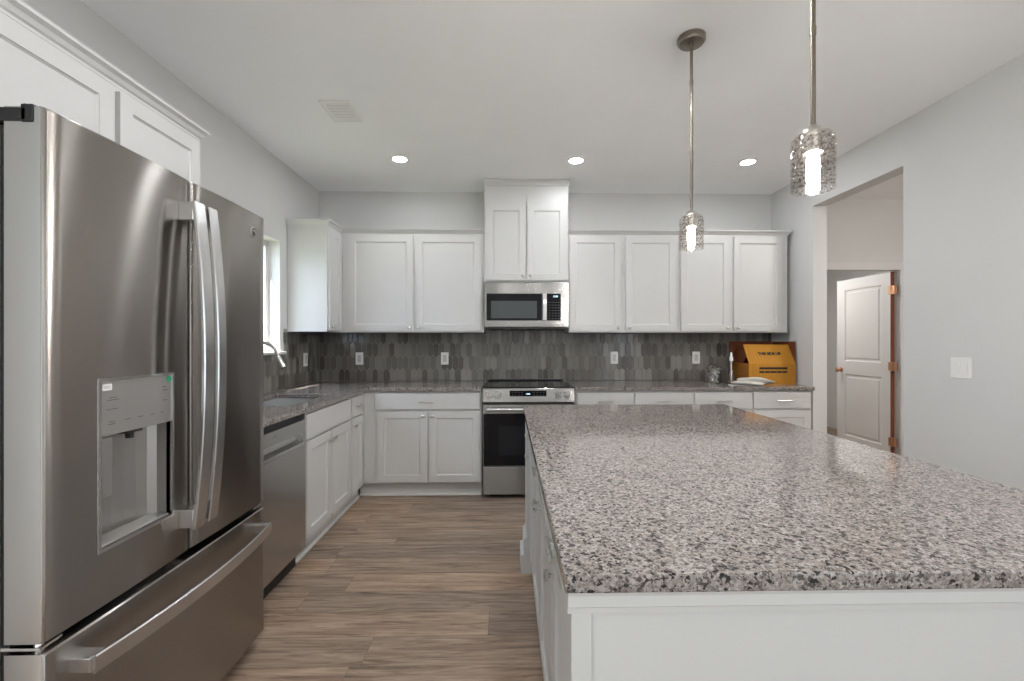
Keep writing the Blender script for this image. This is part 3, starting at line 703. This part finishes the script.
# door handles: flat bars bowed out, with end brackets
def vhandle(parent, xc, wd, fyfun, z0, z1):
    y0 = fyfun(xc); pts = []
    for k in range(17):
        s_ = k / 16; pts.append((xc, y0 - 0.046 - 0.032 * (1 - (2 * s_ - 1) ** 2), z0 + (z1 - z0) * s_))
    h = B().ribbon(pts, (1, 0, 0), wd, None, 0.013).obj('door_handle', M['steel_bar'], parent)
    for za, zb in ((z0, z0 + 0.062), (z1 - 0.062, z1)):
        B().box(xc - wd / 2 + 0.002, xc + wd / 2 - 0.002, y0 - 0.046, y0 + 0.001, za + 0.002, zb, 0.003).obj('handle_bracket', M['steel_bar'], h)
vhandle(ld, 0.428, 0.048, fyl, 0.700, 1.738); vhandle(rd, 0.492, 0.044, fyr, 0.700, 1.738)
pts = []
for k in range(17):
    s_ = k / 16; x = 0.060 + (FW - 0.12) * s_; pts.append((x, -0.055 - 0.034 * (1 - (2 * s_ - 1) ** 2), 0.525))
h = B().ribbon(pts, (0, 0, 1), 0.044, None, 0.014).obj('drawer_handle', M['steel_bar'], fd)
for x in (0.066, FW - 0.066):
    B().box(x - 0.012, x + 0.030 * (1 if x < 0.4 else 0.4), -0.052, 0.001, 0.506, 0.544, 0.004).obj('handle_bracket', M['steel_bar'], h)
# emblem: round dark badge with a light ring and curls
yb_ = fyr(0.812)
em = B().lathe([(0.019, yb_ + 0.001), (0.019, yb_ - 0.002), (0.017, yb_ - 0.003)], (0.812, 0, 1.742), 'y', 28).obj('emblem', M['nickel'], rd, True)
B().lathe([(0.0155, yb_ - 0.002), (0.0155, yb_ - 0.0036)], (0.812, 0, 1.742), 'y', 28).obj('emblem_disc', M['black'], em)
b = B()
for s_ in (-1, 1):
    b.tube([(0.812 + s_ * (0.0065 + 0.004 * math.cos(a)), yb_ - 0.004, 1.742 + 0.007 * math.sin(a)) for a in [k * PI / 8 - PI * 0.6 for k in range(14)]], 0.0011, 6)
b.obj('emblem_script', M['nickel'], em)
# hinges
b = B(); b.box(-0.003, 0.034, 0.036, 0.26, FTOP - 0.034, FTOP - 0.003, 0.003); b.box(-0.003, 0.034, 0.022, 0.050, FTOP - 0.036, FTOP + 0.005, 0.003); b.tube([(0.016, 0.050, FTOP - 0.03), (0.016, 0.050, FTOP + 0.009)], 0.010, 12)
b.obj('top_hinge', M['black'], fr)
b = B(); b.box(FW - 0.060, FW - 0.004, 0.020, 0.215, FTOP - 0.034, FTOP - 0.010, 0.003); b.obj('top_hinge', M['black'], fr)
b = B(); b.box(0.002, 0.055, 0.012, 0.10, 0.596, 0.604, 0.002); b.tube([(0.020, 0.030, 0.590), (0.020, 0.030, 0.614)], 0.010, 12); b.obj('middle_hinge', M['chrome'], fr)
b = B(); b.box(FW - 0.055, FW - 0.002, 0.012, 0.10, 0.596, 0.604, 0.002); b.obj('middle_hinge', M['chrome'], fr)

# ------------------------------------------------------------------ dishwasher (faces +x)
dw = thing('dishwasher', 'stainless dishwasher between the refrigerator and the sink cabinet', 'dishwasher', (-1.168, 1.992, 0), PI / 2)
WD = 0.612
B().box(0.004, WD - 0.004, 0.030, 0.58, 0.10, CT - 0.006).obj('tub', M['black'], dw)
B().box(0.012, WD - 0.012, 0.055, 0.50, 0.0, 0.10).obj('toe_kick', M['black'], dw)
b = B(); b.box(0.002, WD - 0.002, 0.0, 0.032, 0.105, 0.705, 0.004); b.box(0.002, WD - 0.002, 0.0, 0.032, 0.775, 0.848, 0.004); b.box(0.002, 0.055, 0.0, 0.032, 0.70, 0.78, 0.003); b.box(WD - 0.055, WD - 0.002, 0.0, 0.032, 0.70, 0.78, 0.003)
dd = b.obj('door_panel', M['steel_dark'], dw)
B().box(0.05, WD - 0.05, 0.026, 0.0315, 0.70, 0.78).obj('handle_pocket', M['steel_bar'], dd)
b = B(); b.prism([(-0.016, 0.712), (-0.004, 0.706), (0.020, 0.722), (0.020, 0.732), (-0.004, 0.722), (-0.014, 0.726)], 'x', 0.052, WD - 0.052); b.box(0.050, 0.058, -0.014, 0.02, 0.70, 0.752, 0.002); b.box(WD - 0.058, WD - 0.050, -0.014, 0.02, 0.70, 0.752, 0.002)
b.obj('pocket_handle', M['steel_bar'], dd)
B().box(0.006, WD - 0.006, 0.004, 0.03, 0.850, CT - 0.003).obj('control_strip', M['gloss'], dw)
b = B(); b.box(0.25, 0.285, -0.0004, 0.001, 0.812, 0.818); b.obj('control_print', M['grey'], dd)

# ------------------------------------------------------------------ range
RX0, RX1 = -0.200, 0.556
rg = thing('range', 'stainless slide in electric range with black glass oven door on the back wall', 'range', (0, 0, 0))
rg.location = (RX0, 3.658, 0)
RW = RX1 - RX0
B().box(0.003, RW - 0.003, 0.045, 0.665, 0.03, 0.905).obj('oven_body', M['steel_side'], rg)
for x in (0.03, RW - 0.03):
    B().lathe([(0.016, 0.0), (0.016, 0.03)], (x, 0.07, 0), 'z', 12).obj('foot', M['black'], rg)
b = B(); b.box(0.0, RW, 0.012, 0.655, 0.906, 0.920, 0.003); ck = b.obj('cooktop', M['gloss'], rg)
B().box(0.02, RW - 0.02, 0.615, 0.655, 0.920, 0.934, 0.005).obj('rear_vent_trim', M['black'], ck)
for (x, y, r) in ((0.20, 0.20, 0.10), (0.56, 0.20, 0.115), (0.20, 0.46, 0.075), (0.56, 0.46, 0.09)):
    b = B().lathe([(r, 0.9203), (r - 0.003, 0.9204), (r - 0.003, 0.9202)], (x, y, 0), 'z', 40, False, False); b.obj('burner_ring', M['grey'], ck)
b = B().prism([(0.045, 0.906), (0.008, 0.912), (0.000, 0.905), (-0.012, 0.800), (-0.006, 0.795), (0.045, 0.795)], 'x', 0.0, RW); cp = b.obj('control_panel', M['steel_flat'], rg)
tilt = math.atan2(0.012, 0.105)
def onp(z): return -0.012 * (0.905 - z) / 0.105
for x in (0.053, 0.127, 0.622, 0.697):
    k = B().lathe([(0.024, 0.0), (0.0235, -0.006), (0.0205, -0.010), (0.0195, -0.028), (0.0165, -0.032), (0.0, -0.033)], (0, 0, 0), 'y', 24).obj('knob', M['knob'], cp, True, (x, onp(0.858), 0.858), (tilt, 0, 0))
    B().box(-0.002, 0.002, -0.0345, -0.030, 0.0, 0.016).obj('knob_pointer', M['grey'], k)
dsp = B().box(-0.152, 0.152, -0.0025, 0.004, -0.036, 0.036, 0.002).obj('display', M['gloss'], cp, False, (0.373, onp(0.856), 0.856), (tilt, 0, 0))
for i in range(4):
    for j in range(3):
        for sx in (-1, 1): B().box(sx * (0.05 + 0.026 * i) - 0.006, sx * (0.05 + 0.026 * i) + 0.006, -0.0031, -0.0024, -0.022 + j * 0.022 - 0.0012, -0.022 + j * 0.022 + 0.0012).obj('display_print', M['grey'], dsp)
text('clock_digits', '12:00', 0.016, M['digits'], dsp, (0, -0.0030, 0.010), (PI / 2, 0, 0))
B().box(0.001, RW - 0.001, 0.004, 0.045, 0.777, 0.794).obj('vent_gap', M['black'], rg)
b = B().cells([0.002, RW - 0.002], [0.272, 0.276, 0.700, 0.775], lambda x, z: True, 0.0, 0.042, 'y'); od = b.obj('oven_door', M['steel_flat'], rg)
B().box(0.006, RW - 0.006, -0.004, 0.004, 0.274, 0.703, 0.002).obj('door_glass', M['gloss'], od)
B().box(0.13, RW - 0.13, -0.0046, -0.0036, 0.36, 0.60).obj('oven_window', M['window_dark'], od)
hb = B().tube([(0.035, -0.048, 0.742), (RW - 0.035, -0.048, 0.742)], 0.013, 14).obj('oven_handle', M['steel_bar'], od, True)
for x in (0.06, RW - 0.06): B().box(x - 0.012, x + 0.012, -0.046, 0.001, 0.733, 0.751, 0.003).obj('handle_bracket', M['steel_bar'], hb)
B().box(0.002, RW - 0.002, -0.002, 0.042, 0.035, 0.264, 0.004).obj('storage_drawer', M['steel_flat'], rg)

# ------------------------------------------------------------------ microwave
mw = thing('microwave', 'stainless over the range microwave hung under the centre cabinet', 'microwave', (-0.204, 3.948, 1.412))
MWd, Mh = 0.758, 0.417
B().box(0.002, MWd - 0.002, 0.03, 0.375, 0.016, Mh - 0.002).obj('housing', M['black'], mw)
B().box(0.03, MWd - 0.03, 0.012, 0.36, 0.0, 0.018).obj('vent_grille', M['black'], mw)
# face
face = B().cells([0.0, 0.016, 0.505, 0.560, 0.684, MWd], [0.014, 0.072, 0.312, 0.411], lambda x, z: True, 0.0, 0.034, 'y').obj('front_frame', M['steel_flat'], mw)
md = face.modifiers.new('edge', 'BEVEL'); md.width = 0.004; md.segments = 2; md.limit_method = 'ANGLE'
dg = B().box(0.022, 0.516, -0.004, 0.006, 0.072, 0.312, 0.002).obj('door_glass', M['gloss'], mw)
B().box(0.062, 0.470, -0.0048, -0.0035, 0.092, 0.246).obj('door_window', M['micro_win'], dg)
kp = B().box(0.560, 0.684, -0.003, 0.006, 0.072, 0.312, 0.002).obj('keypad', M['gloss'], mw)
for i in range(4):
    for j in range(7): B().box(0.578 + 0.027 * i, 0.590 + 0.027 * i, -0.0036, -0.0028, 0.088 + 0.024 * j, 0.0905 + 0.024 * j).obj('keypad_print', M['grey'], kp)
text('clock_digits', '12:00', 0.020, M['digits'], kp, (0.635, -0.0036, 0.286), (PI / 2, 0, 0))
hb = B().ribbon([(0.538, -0.036 - 0.006 * (1 - (k / 4 - 1) ** 2), 0.076 + 0.232 * k / 8) for k in range(9)], (1, 0, 0), 0.032, None, 0.012).obj('door_handle', M['chrome'], mw, True)
for z in (0.092, 0.292): B().box(0.528, 0.548, -0.034, 0.001, z - 0.010, z + 0.010, 0.003).obj('handle_bracket', M['steel_bar'], hb)

# ------------------------------------------------------------------ sink and faucet
sk = thing('sink', 'undermount stainless sink in the left granite worktop below the window', 'sink', ((SX0 + SX1) / 2, (SY0 + SY1) / 2, CT - 0.21))
hx, hy = (SX1 - SX0) / 2 + 0.004, (SY1 - SY0) / 2 + 0.004
b = B(); rings = []
for (e, z) in ((0.012, 0.2085), (0.0, 0.2085), (-0.004, 0.05), (-0.030, 0.004), (-0.15, 0.0)):
    rings.append([b.bm.verts.new((sx * (hx + e), sy * (hy + e), z)) for sx, sy in ((-1, -1), (1, -1), (1, 1), (-1, 1))])
for A, D in zip(rings, rings[1:]):
    for k in range(4): b.bm.faces.new([A[k], A[(k + 1) % 4], D[(k + 1) % 4], D[k]])
b.bm.faces.new(rings[-1])
ol = [[b.bm.verts.new((v.co.x * 1.012, v.co.y * 1.012, v.co.z - 0.003)) for v in r] for r in (rings[0], rings[2], rings[4])]
for A, D in zip(ol, ol[1:]):
    for k in range(4): b.bm.faces.new([A[k], D[k], D[(k + 1) % 4], A[(k + 1) % 4]])
b.bm.faces.new(ol[-1])
for k in range(4): b.bm.faces.new([rings[0][k], rings[0][(k + 1) % 4], ol[0][(k + 1) % 4], ol[0][k]])
b.obj('basin', M['sink'], sk)
B().lathe([(0.042, 0.0005), (0.040, 0.004), (0.020, 0.002), (0.0, 0.002)], (0, 0, 0), 'z', 24).obj('drain', M['chrome'], sk, True)
fa = thing('faucet', 'chrome gooseneck pull down faucet behind the sink', 'faucet', (-1.742, 3.0, 0.914))
B().lathe([(0.028, 0.0), (0.027, 0.010), (0.021, 0.018), (0.019, 0.11), (0.0155, 0.12)], (0, 0, 0), 'z', 24).obj('base', M['chrome'], fa, True)
pts = [(0, 0, 0.10), (0, 0, 0.22), (0, 0, 0.27)] + [(0.105 - 0.105 * math.cos(a), 0, 0.27 + 0.105 * math.sin(a)) for a in [PI * k / 14 for k in range(1, 13)]]
pts.append((pts[-1][0] + 0.012, 0, pts[-1][2] - 0.028))
B().tube(pts, 0.0115, 14).obj('spout', M['chrome'], fa, True)
e = Vector(pts[-1]); dv = (Vector(pts[-1]) - Vector(pts[-2])).normalized()
sh = B().tube([e, e + dv * 0.012, e + dv * 0.055, e + dv * 0.088], [0.0125, 0.0155, 0.0185, 0.0205], 16).obj('spray_head', M['chrome'], fa, True)
B().tube([e + dv * 0.088, e + dv * 0.094], [0.0185, 0.017], 16).obj('spray_face', M['black'], sh)
B().tube([(0, 0.018, 0.075), (0, 0.045, 0.085), (0.008, 0.10, 0.125)], [0.011, 0.0075, 0.006], 10).obj('lever', M['chrome'], fa, True)

# ------------------------------------------------------------------ outlets and switches
def outlet(label, loc, rz, group='wall outlets above the worktops'):
    t = thing('wall_outlet', label, 'outlet', loc, rz, group)
    B().box(-0.037, 0.037, -0.006, 0.002, -0.060, 0.060, 0.003).obj('cover_plate', M['white'], t)
    rc = B().box(-0.017, 0.017, -0.0085, -0.004, -0.034, 0.034, 0.0015).obj('receptacle', M['offwhite'], t)
    b = B()
    for z in (-0.017, 0.017):
        for x in (-0.0065, 0.0065): b.box(x - 0.0011, x + 0.0011, -0.0088, -0.008, z - 0.001, z + 0.008)
        b.lathe([(0.0024, -0.0088), (0.0024, -0.008)], (0, 0, z - 0.008), 'y', 10)
    b.obj('socket_slots', M['black'], rc)
    return t
ou = outlet('white outlet on the tiled back wall near the left corner', (-1.427, YB - 0.011, 1.133), 0)
dup(ou, (-0.604, YB - 0.011, 1.133), label='white outlet on the tiled back wall just left of the range')
dup(ou, (1.050, YB - 0.011, 1.139), label='white outlet on the tiled back wall right of the range')
dup(ou, (1.858, YB - 0.011, 1.139), label='white outlet on the tiled back wall beside the crumpled plastic')
dup(ou, (XL + 0.011, 4.025, 1.135), PI / 2, label='white outlet on the tiled left wall past the window')
sw = thing('light_switch', 'white double rocker light switch on the right wall', 'light switch', (XR, 2.495, 1.145), -PI / 2)
B().box(-0.060, 0.060, -0.006, -0.0002, -0.060, 0.060, 0.003).obj('cover_plate', M['white'], sw)
for x in (-0.023, 0.023): B().box(x - 0.0165, x + 0.0165, -0.0095, -0.004, -0.033, 0.033, 0.002).obj('rocker', M['white'], sw)

# ------------------------------------------------------------------ ceiling: downlights, vent, pendants
def downlight(label, x, y, lens='led'):
    t = thing('recessed_light', label, 'ceiling light', (x, y, ZC), 0, 'round recessed lights along the back of the ceiling')
    B().lathe([(0.074, -0.0002), (0.074, -0.003), (0.064, -0.007), (0.052, -0.006), (0.052, -0.0002)], (0, 0, 0), 'z', 40, False, False).obj('trim_ring', M['white'], t, True)
    B().lathe([(0.0515, -0.0010), (0.0515, -0.0040)], (0, 0, 0), 'z', 40).obj('light_lens', M[lens], t)
    return t
dl = downlight('round recessed ceiling light above the left cabinets, leftmost of three', -0.855, 3.555)
dup(dl, (0.555, 3.555, ZC), label='round recessed ceiling light in front of the microwave cabinet, middle of three')
dup(dl, (1.950, 3.555, ZC), label='round recessed ceiling light between the two pendants, rightmost of three')
dn = downlight('unseen recessed ceiling light added overhead nearer the camera', -0.64, 1.60, 'led_added')  # unseen light, placed to give the streak on the refrigerator door
dn['group'] = 'added recessed lights over the camera'
for x in (0.02, 0.38): dup(dn, (x, 1.60, ZC))  # two more unseen lights added to brighten the kitchen
vt = thing('air_vent', 'white slatted air vent in the ceiling at the left', 'air vent', (-1.045, 2.826, ZC))
vt.rotation_euler = (0, 0, 0)
b = B().cells([-0.096, -0.074, 0.074, 0.096], [-0.128, -0.104, 0.104, 0.128], lambda x, y: not (abs(x) < 0.074 and abs(y) < 0.104), -0.008, -0.0002, 'z'); b.obj('vent_frame', M['white'], vt)
B().box(-0.075, 0.075, -0.105, 0.105, -0.0012, -0.0002).obj('duct_opening', M['grey'], vt)
for k in range(6):
    y = -0.0875 + k * 0.035
    B().prism([(y - 0.013, -0.0030), (y - 0.011, -0.0020), (y + 0.0115, -0.0075), (y + 0.0095, -0.0085)], 'x', -0.075, 0.075).obj('slat', M['white'], vt)

def pendant(label, x, y, zb):
    t = thing('pendant_light', label, 'pendant light', (x, y, zb), 0, 'pendant lights over the island')
    zc = ZC - zb
    B().lathe([(0.064, zc - 0.0002), (0.064, zc - 0.020), (0.058, zc - 0.024), (0.056, zc - 0.030), (0.012, zc - 0.034), (0.010, zc - 0.056), (0.0, zc - 0.056)], (0, 0, 0), 'z', 36).obj('canopy', M['bronze'], t, True)
    b = B(); b.tube([(0, 0, 0.185), (0, 0, zc - 0.03)], 0.0072, 14); 
    for z in (0.46, 0.80): b.tube([(0, 0, z - 0.012), (0, 0, z + 0.012)], 0.0085, 14)
    b.obj('stem', M['bronze'], t, True)
    B().lathe([(0.0, 0.188), (0.012, 0.186), (0.030, 0.172), (0.036, 0.162), (0.036, 0.158), (0.022, 0.154), (0.022, 0.122), (0.026, 0.118), (0.026, 0.106), (0.0, 0.106)], (0, 0, 0), 'z', 28).obj('socket', M['nickel'], t, True)
    prof = [(0.034, 0.160), (0.046, 0.157), (0.053, 0.148), (0.0555, 0.134), (0.0555, 0.060), (0.0555, 0.0), (0.0525, 0.0), (0.0525, 0.060), (0.0525, 0.133), (0.050, 0.146), (0.044, 0.153), (0.034, 0.156)]
    B().lathe(prof, (0, 0, 0), 'z', 48, False, False).obj('glass_shade', M['shade'], t, True)
    B().lathe([(0.0, 0.110), (0.012, 0.110), (0.014, 0.098), (0.0165, 0.085), (0.0165, 0.032), (0.013, 0.022), (0.007, 0.016), (0.0, 0.015)], (0, 0, 0), 'z', 20).obj('bulb', M['bulb'], t, True)
    return t
pl = pendant('pendant light with clear crackle glass shade, nearer the camera and higher in view', 0.885, 1.266, 1.732)
pl2 = pendant('farther pendant light with clear crackle glass shade over the back of the island', 0.885, 2.112, 1.738)

# ------------------------------------------------------------------ things on the right worktop
bxw, bxd, bxh = 0.425, 0.350, 0.186
cb = thing('cardboard_box', 'open brown cardboard box with black print at the right end of the worktop', 'box', (2.163, 3.925, 0.914))
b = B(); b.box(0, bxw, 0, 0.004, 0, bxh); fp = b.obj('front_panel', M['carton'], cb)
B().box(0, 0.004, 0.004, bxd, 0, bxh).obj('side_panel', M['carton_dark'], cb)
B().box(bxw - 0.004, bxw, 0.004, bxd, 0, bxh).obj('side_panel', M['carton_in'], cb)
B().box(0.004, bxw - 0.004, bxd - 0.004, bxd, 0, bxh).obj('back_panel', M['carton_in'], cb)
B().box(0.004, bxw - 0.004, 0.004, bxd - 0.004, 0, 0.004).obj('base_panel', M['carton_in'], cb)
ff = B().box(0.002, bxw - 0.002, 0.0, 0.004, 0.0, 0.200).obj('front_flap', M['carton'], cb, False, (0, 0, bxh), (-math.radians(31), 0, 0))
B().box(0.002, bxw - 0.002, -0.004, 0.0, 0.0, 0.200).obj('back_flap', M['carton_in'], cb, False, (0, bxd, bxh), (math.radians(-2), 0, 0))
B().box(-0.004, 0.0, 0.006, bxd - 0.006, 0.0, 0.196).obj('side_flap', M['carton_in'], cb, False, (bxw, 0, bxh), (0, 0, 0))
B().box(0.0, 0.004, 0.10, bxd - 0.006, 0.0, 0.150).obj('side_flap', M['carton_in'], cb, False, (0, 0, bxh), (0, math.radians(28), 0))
text('printed_text', 'THIS SIDE UP', 0.036, M['ink'], ff, (0.215, -0.0006, 0.100), (PI / 2, 0, 0), off=0.0022)
b = B()
random.seed(11)
for z, h, gaps in ((0.143, 0.0095, 0), (0.110, 0.0085, 1)):
    x = 0.095
    while x < 0.345:
        w = random.uniform(0.03, 0.06) if gaps else 0.26
        w = min(w, 0.350 - x); b.box(x, x + w, -0.0008, 0.0004, z - h, z + h); x += w + 0.004
b.obj('printed_bars', M['ink'], fp)

def blob(rx, ry, rz_, seed, amp, seg=20, rings=12, flat=True):
    random.seed(seed); bm = bmesh.new(); bmesh.ops.create_uvsphere(bm, u_segments=seg, v_segments=rings, radius=1.0)
    ph = [(random.uniform(2, 6), random.uniform(2, 6), random.uniform(2, 6), random.uniform(0, 6)) for _ in range(5)]
    for v in bm.verts:
        n = sum(math.sin(a * v.co.x + b_ * v.co.y + c * v.co.z + d_) for a, b_, c, d_ in ph) / 5
        v.co *= 1 + amp * n
        v.co = Vector((v.co.x * rx, v.co.y * ry, max(v.co.z, -0.72) * rz_ if flat else v.co.z * rz_))
    mz = min(v.co.z for v in bm.verts)
    for v in bm.verts: v.co.z -= mz
    b = B(); b.bm.free(); b.bm = bm; return b
# crumpled clear plastic pot
pb = thing('plastic_bag', 'crumpled clear plastic bag standing on the worktop left of the box', 'plastic bag', (1.905, 4.06, 0.914))
b = B(); random.seed(5); rings = []
for (r, z) in ((0.044, 0.0005), (0.050, 0.02), (0.056, 0.07), (0.064, 0.12), (0.066, 0.145), (0.052, 0.158), (0.030, 0.170)):
    rings.append([b.bm.verts.new(((r * (1 + random.uniform(-0.13, 0.13))) * math.cos(2 * PI * k / 22), (r * (1 + random.uniform(-0.13, 0.13))) * math.sin(2 * PI * k / 22), z + (random.uniform(-0.008, 0.008) if z > 0.01 else 0))) for k in range(22)])
for A, D in zip(rings, rings[1:]):
    for k in range(22): b.bm.faces.new([A[k], A[(k + 1) % 22], D[(k + 1) % 22], D[k]])
b.bm.faces.new(rings[0][::-1])
b.obj('bag_film', M['film'], pb)
blob(0.040, 0.040, 0.045, 3, 0.4).obj('crumpled_wrapping', M['film'], pb, True, (0, 0, 0.003))
# nozzle bottle
nb = thing('bottle', 'slim clear squeeze bottle with a white nozzle beside the box', 'bottle', (2.052, 4.02, 0.914))
B().lathe([(0.026, 0.0), (0.029, 0.010), (0.029, 0.085), (0.022, 0.110), (0.013, 0.130), (0.012, 0.215)], (0, 0, 0), 'z', 20).obj('bottle_body', M['film'], nb, True)
B().lathe([(0.016, 0.205), (0.016, 0.235), (0.011, 0.245), (0.006, 0.285), (0.0, 0.286)], (0, 0, 0), 'z', 16).obj('nozzle', M['white'], nb, True)
B().lathe([(0.0045, 0.02), (0.0045, 0.21)], (0, 0, 0), 'z', 8).obj('dip_tube', M['white'], nb, True)
o = blob(0.150, 0.050, 0.036, 9, 0.75, 40, 20).obj('plastic_packet', M['packet'], None, True, (2.150, 3.835, 0.9205), (0, 0, math.radians(-8)))
tag(o, 'crumpled white plastic packet lying in front of the cardboard box', 'packet')
b = B(); random.seed(2); gx, gy = 8, 4; V = [[b.bm.verts.new((-0.14 + 0.28 * i / gx, -0.045 + 0.09 * j / gy, 0.0035 + random.uniform(-0.002, 0.002))) for j in range(gy + 1)] for i in range(gx + 1)]
for i in range(gx):
    for j in range(gy): b.bm.faces.new([V[i][j], V[i + 1][j], V[i + 1][j + 1], V[i][j + 1]])
o = b.obj('paper_sheet', M['paper'], None, True, (2.085, 3.83, 0.9145), (0, 0, math.radians(5)))
md = o.modifiers.new('thick', 'SOLIDIFY'); md.thickness = 0.001
tag(o, 'white folded paper sheet lying under the crumpled packet', 'paper')
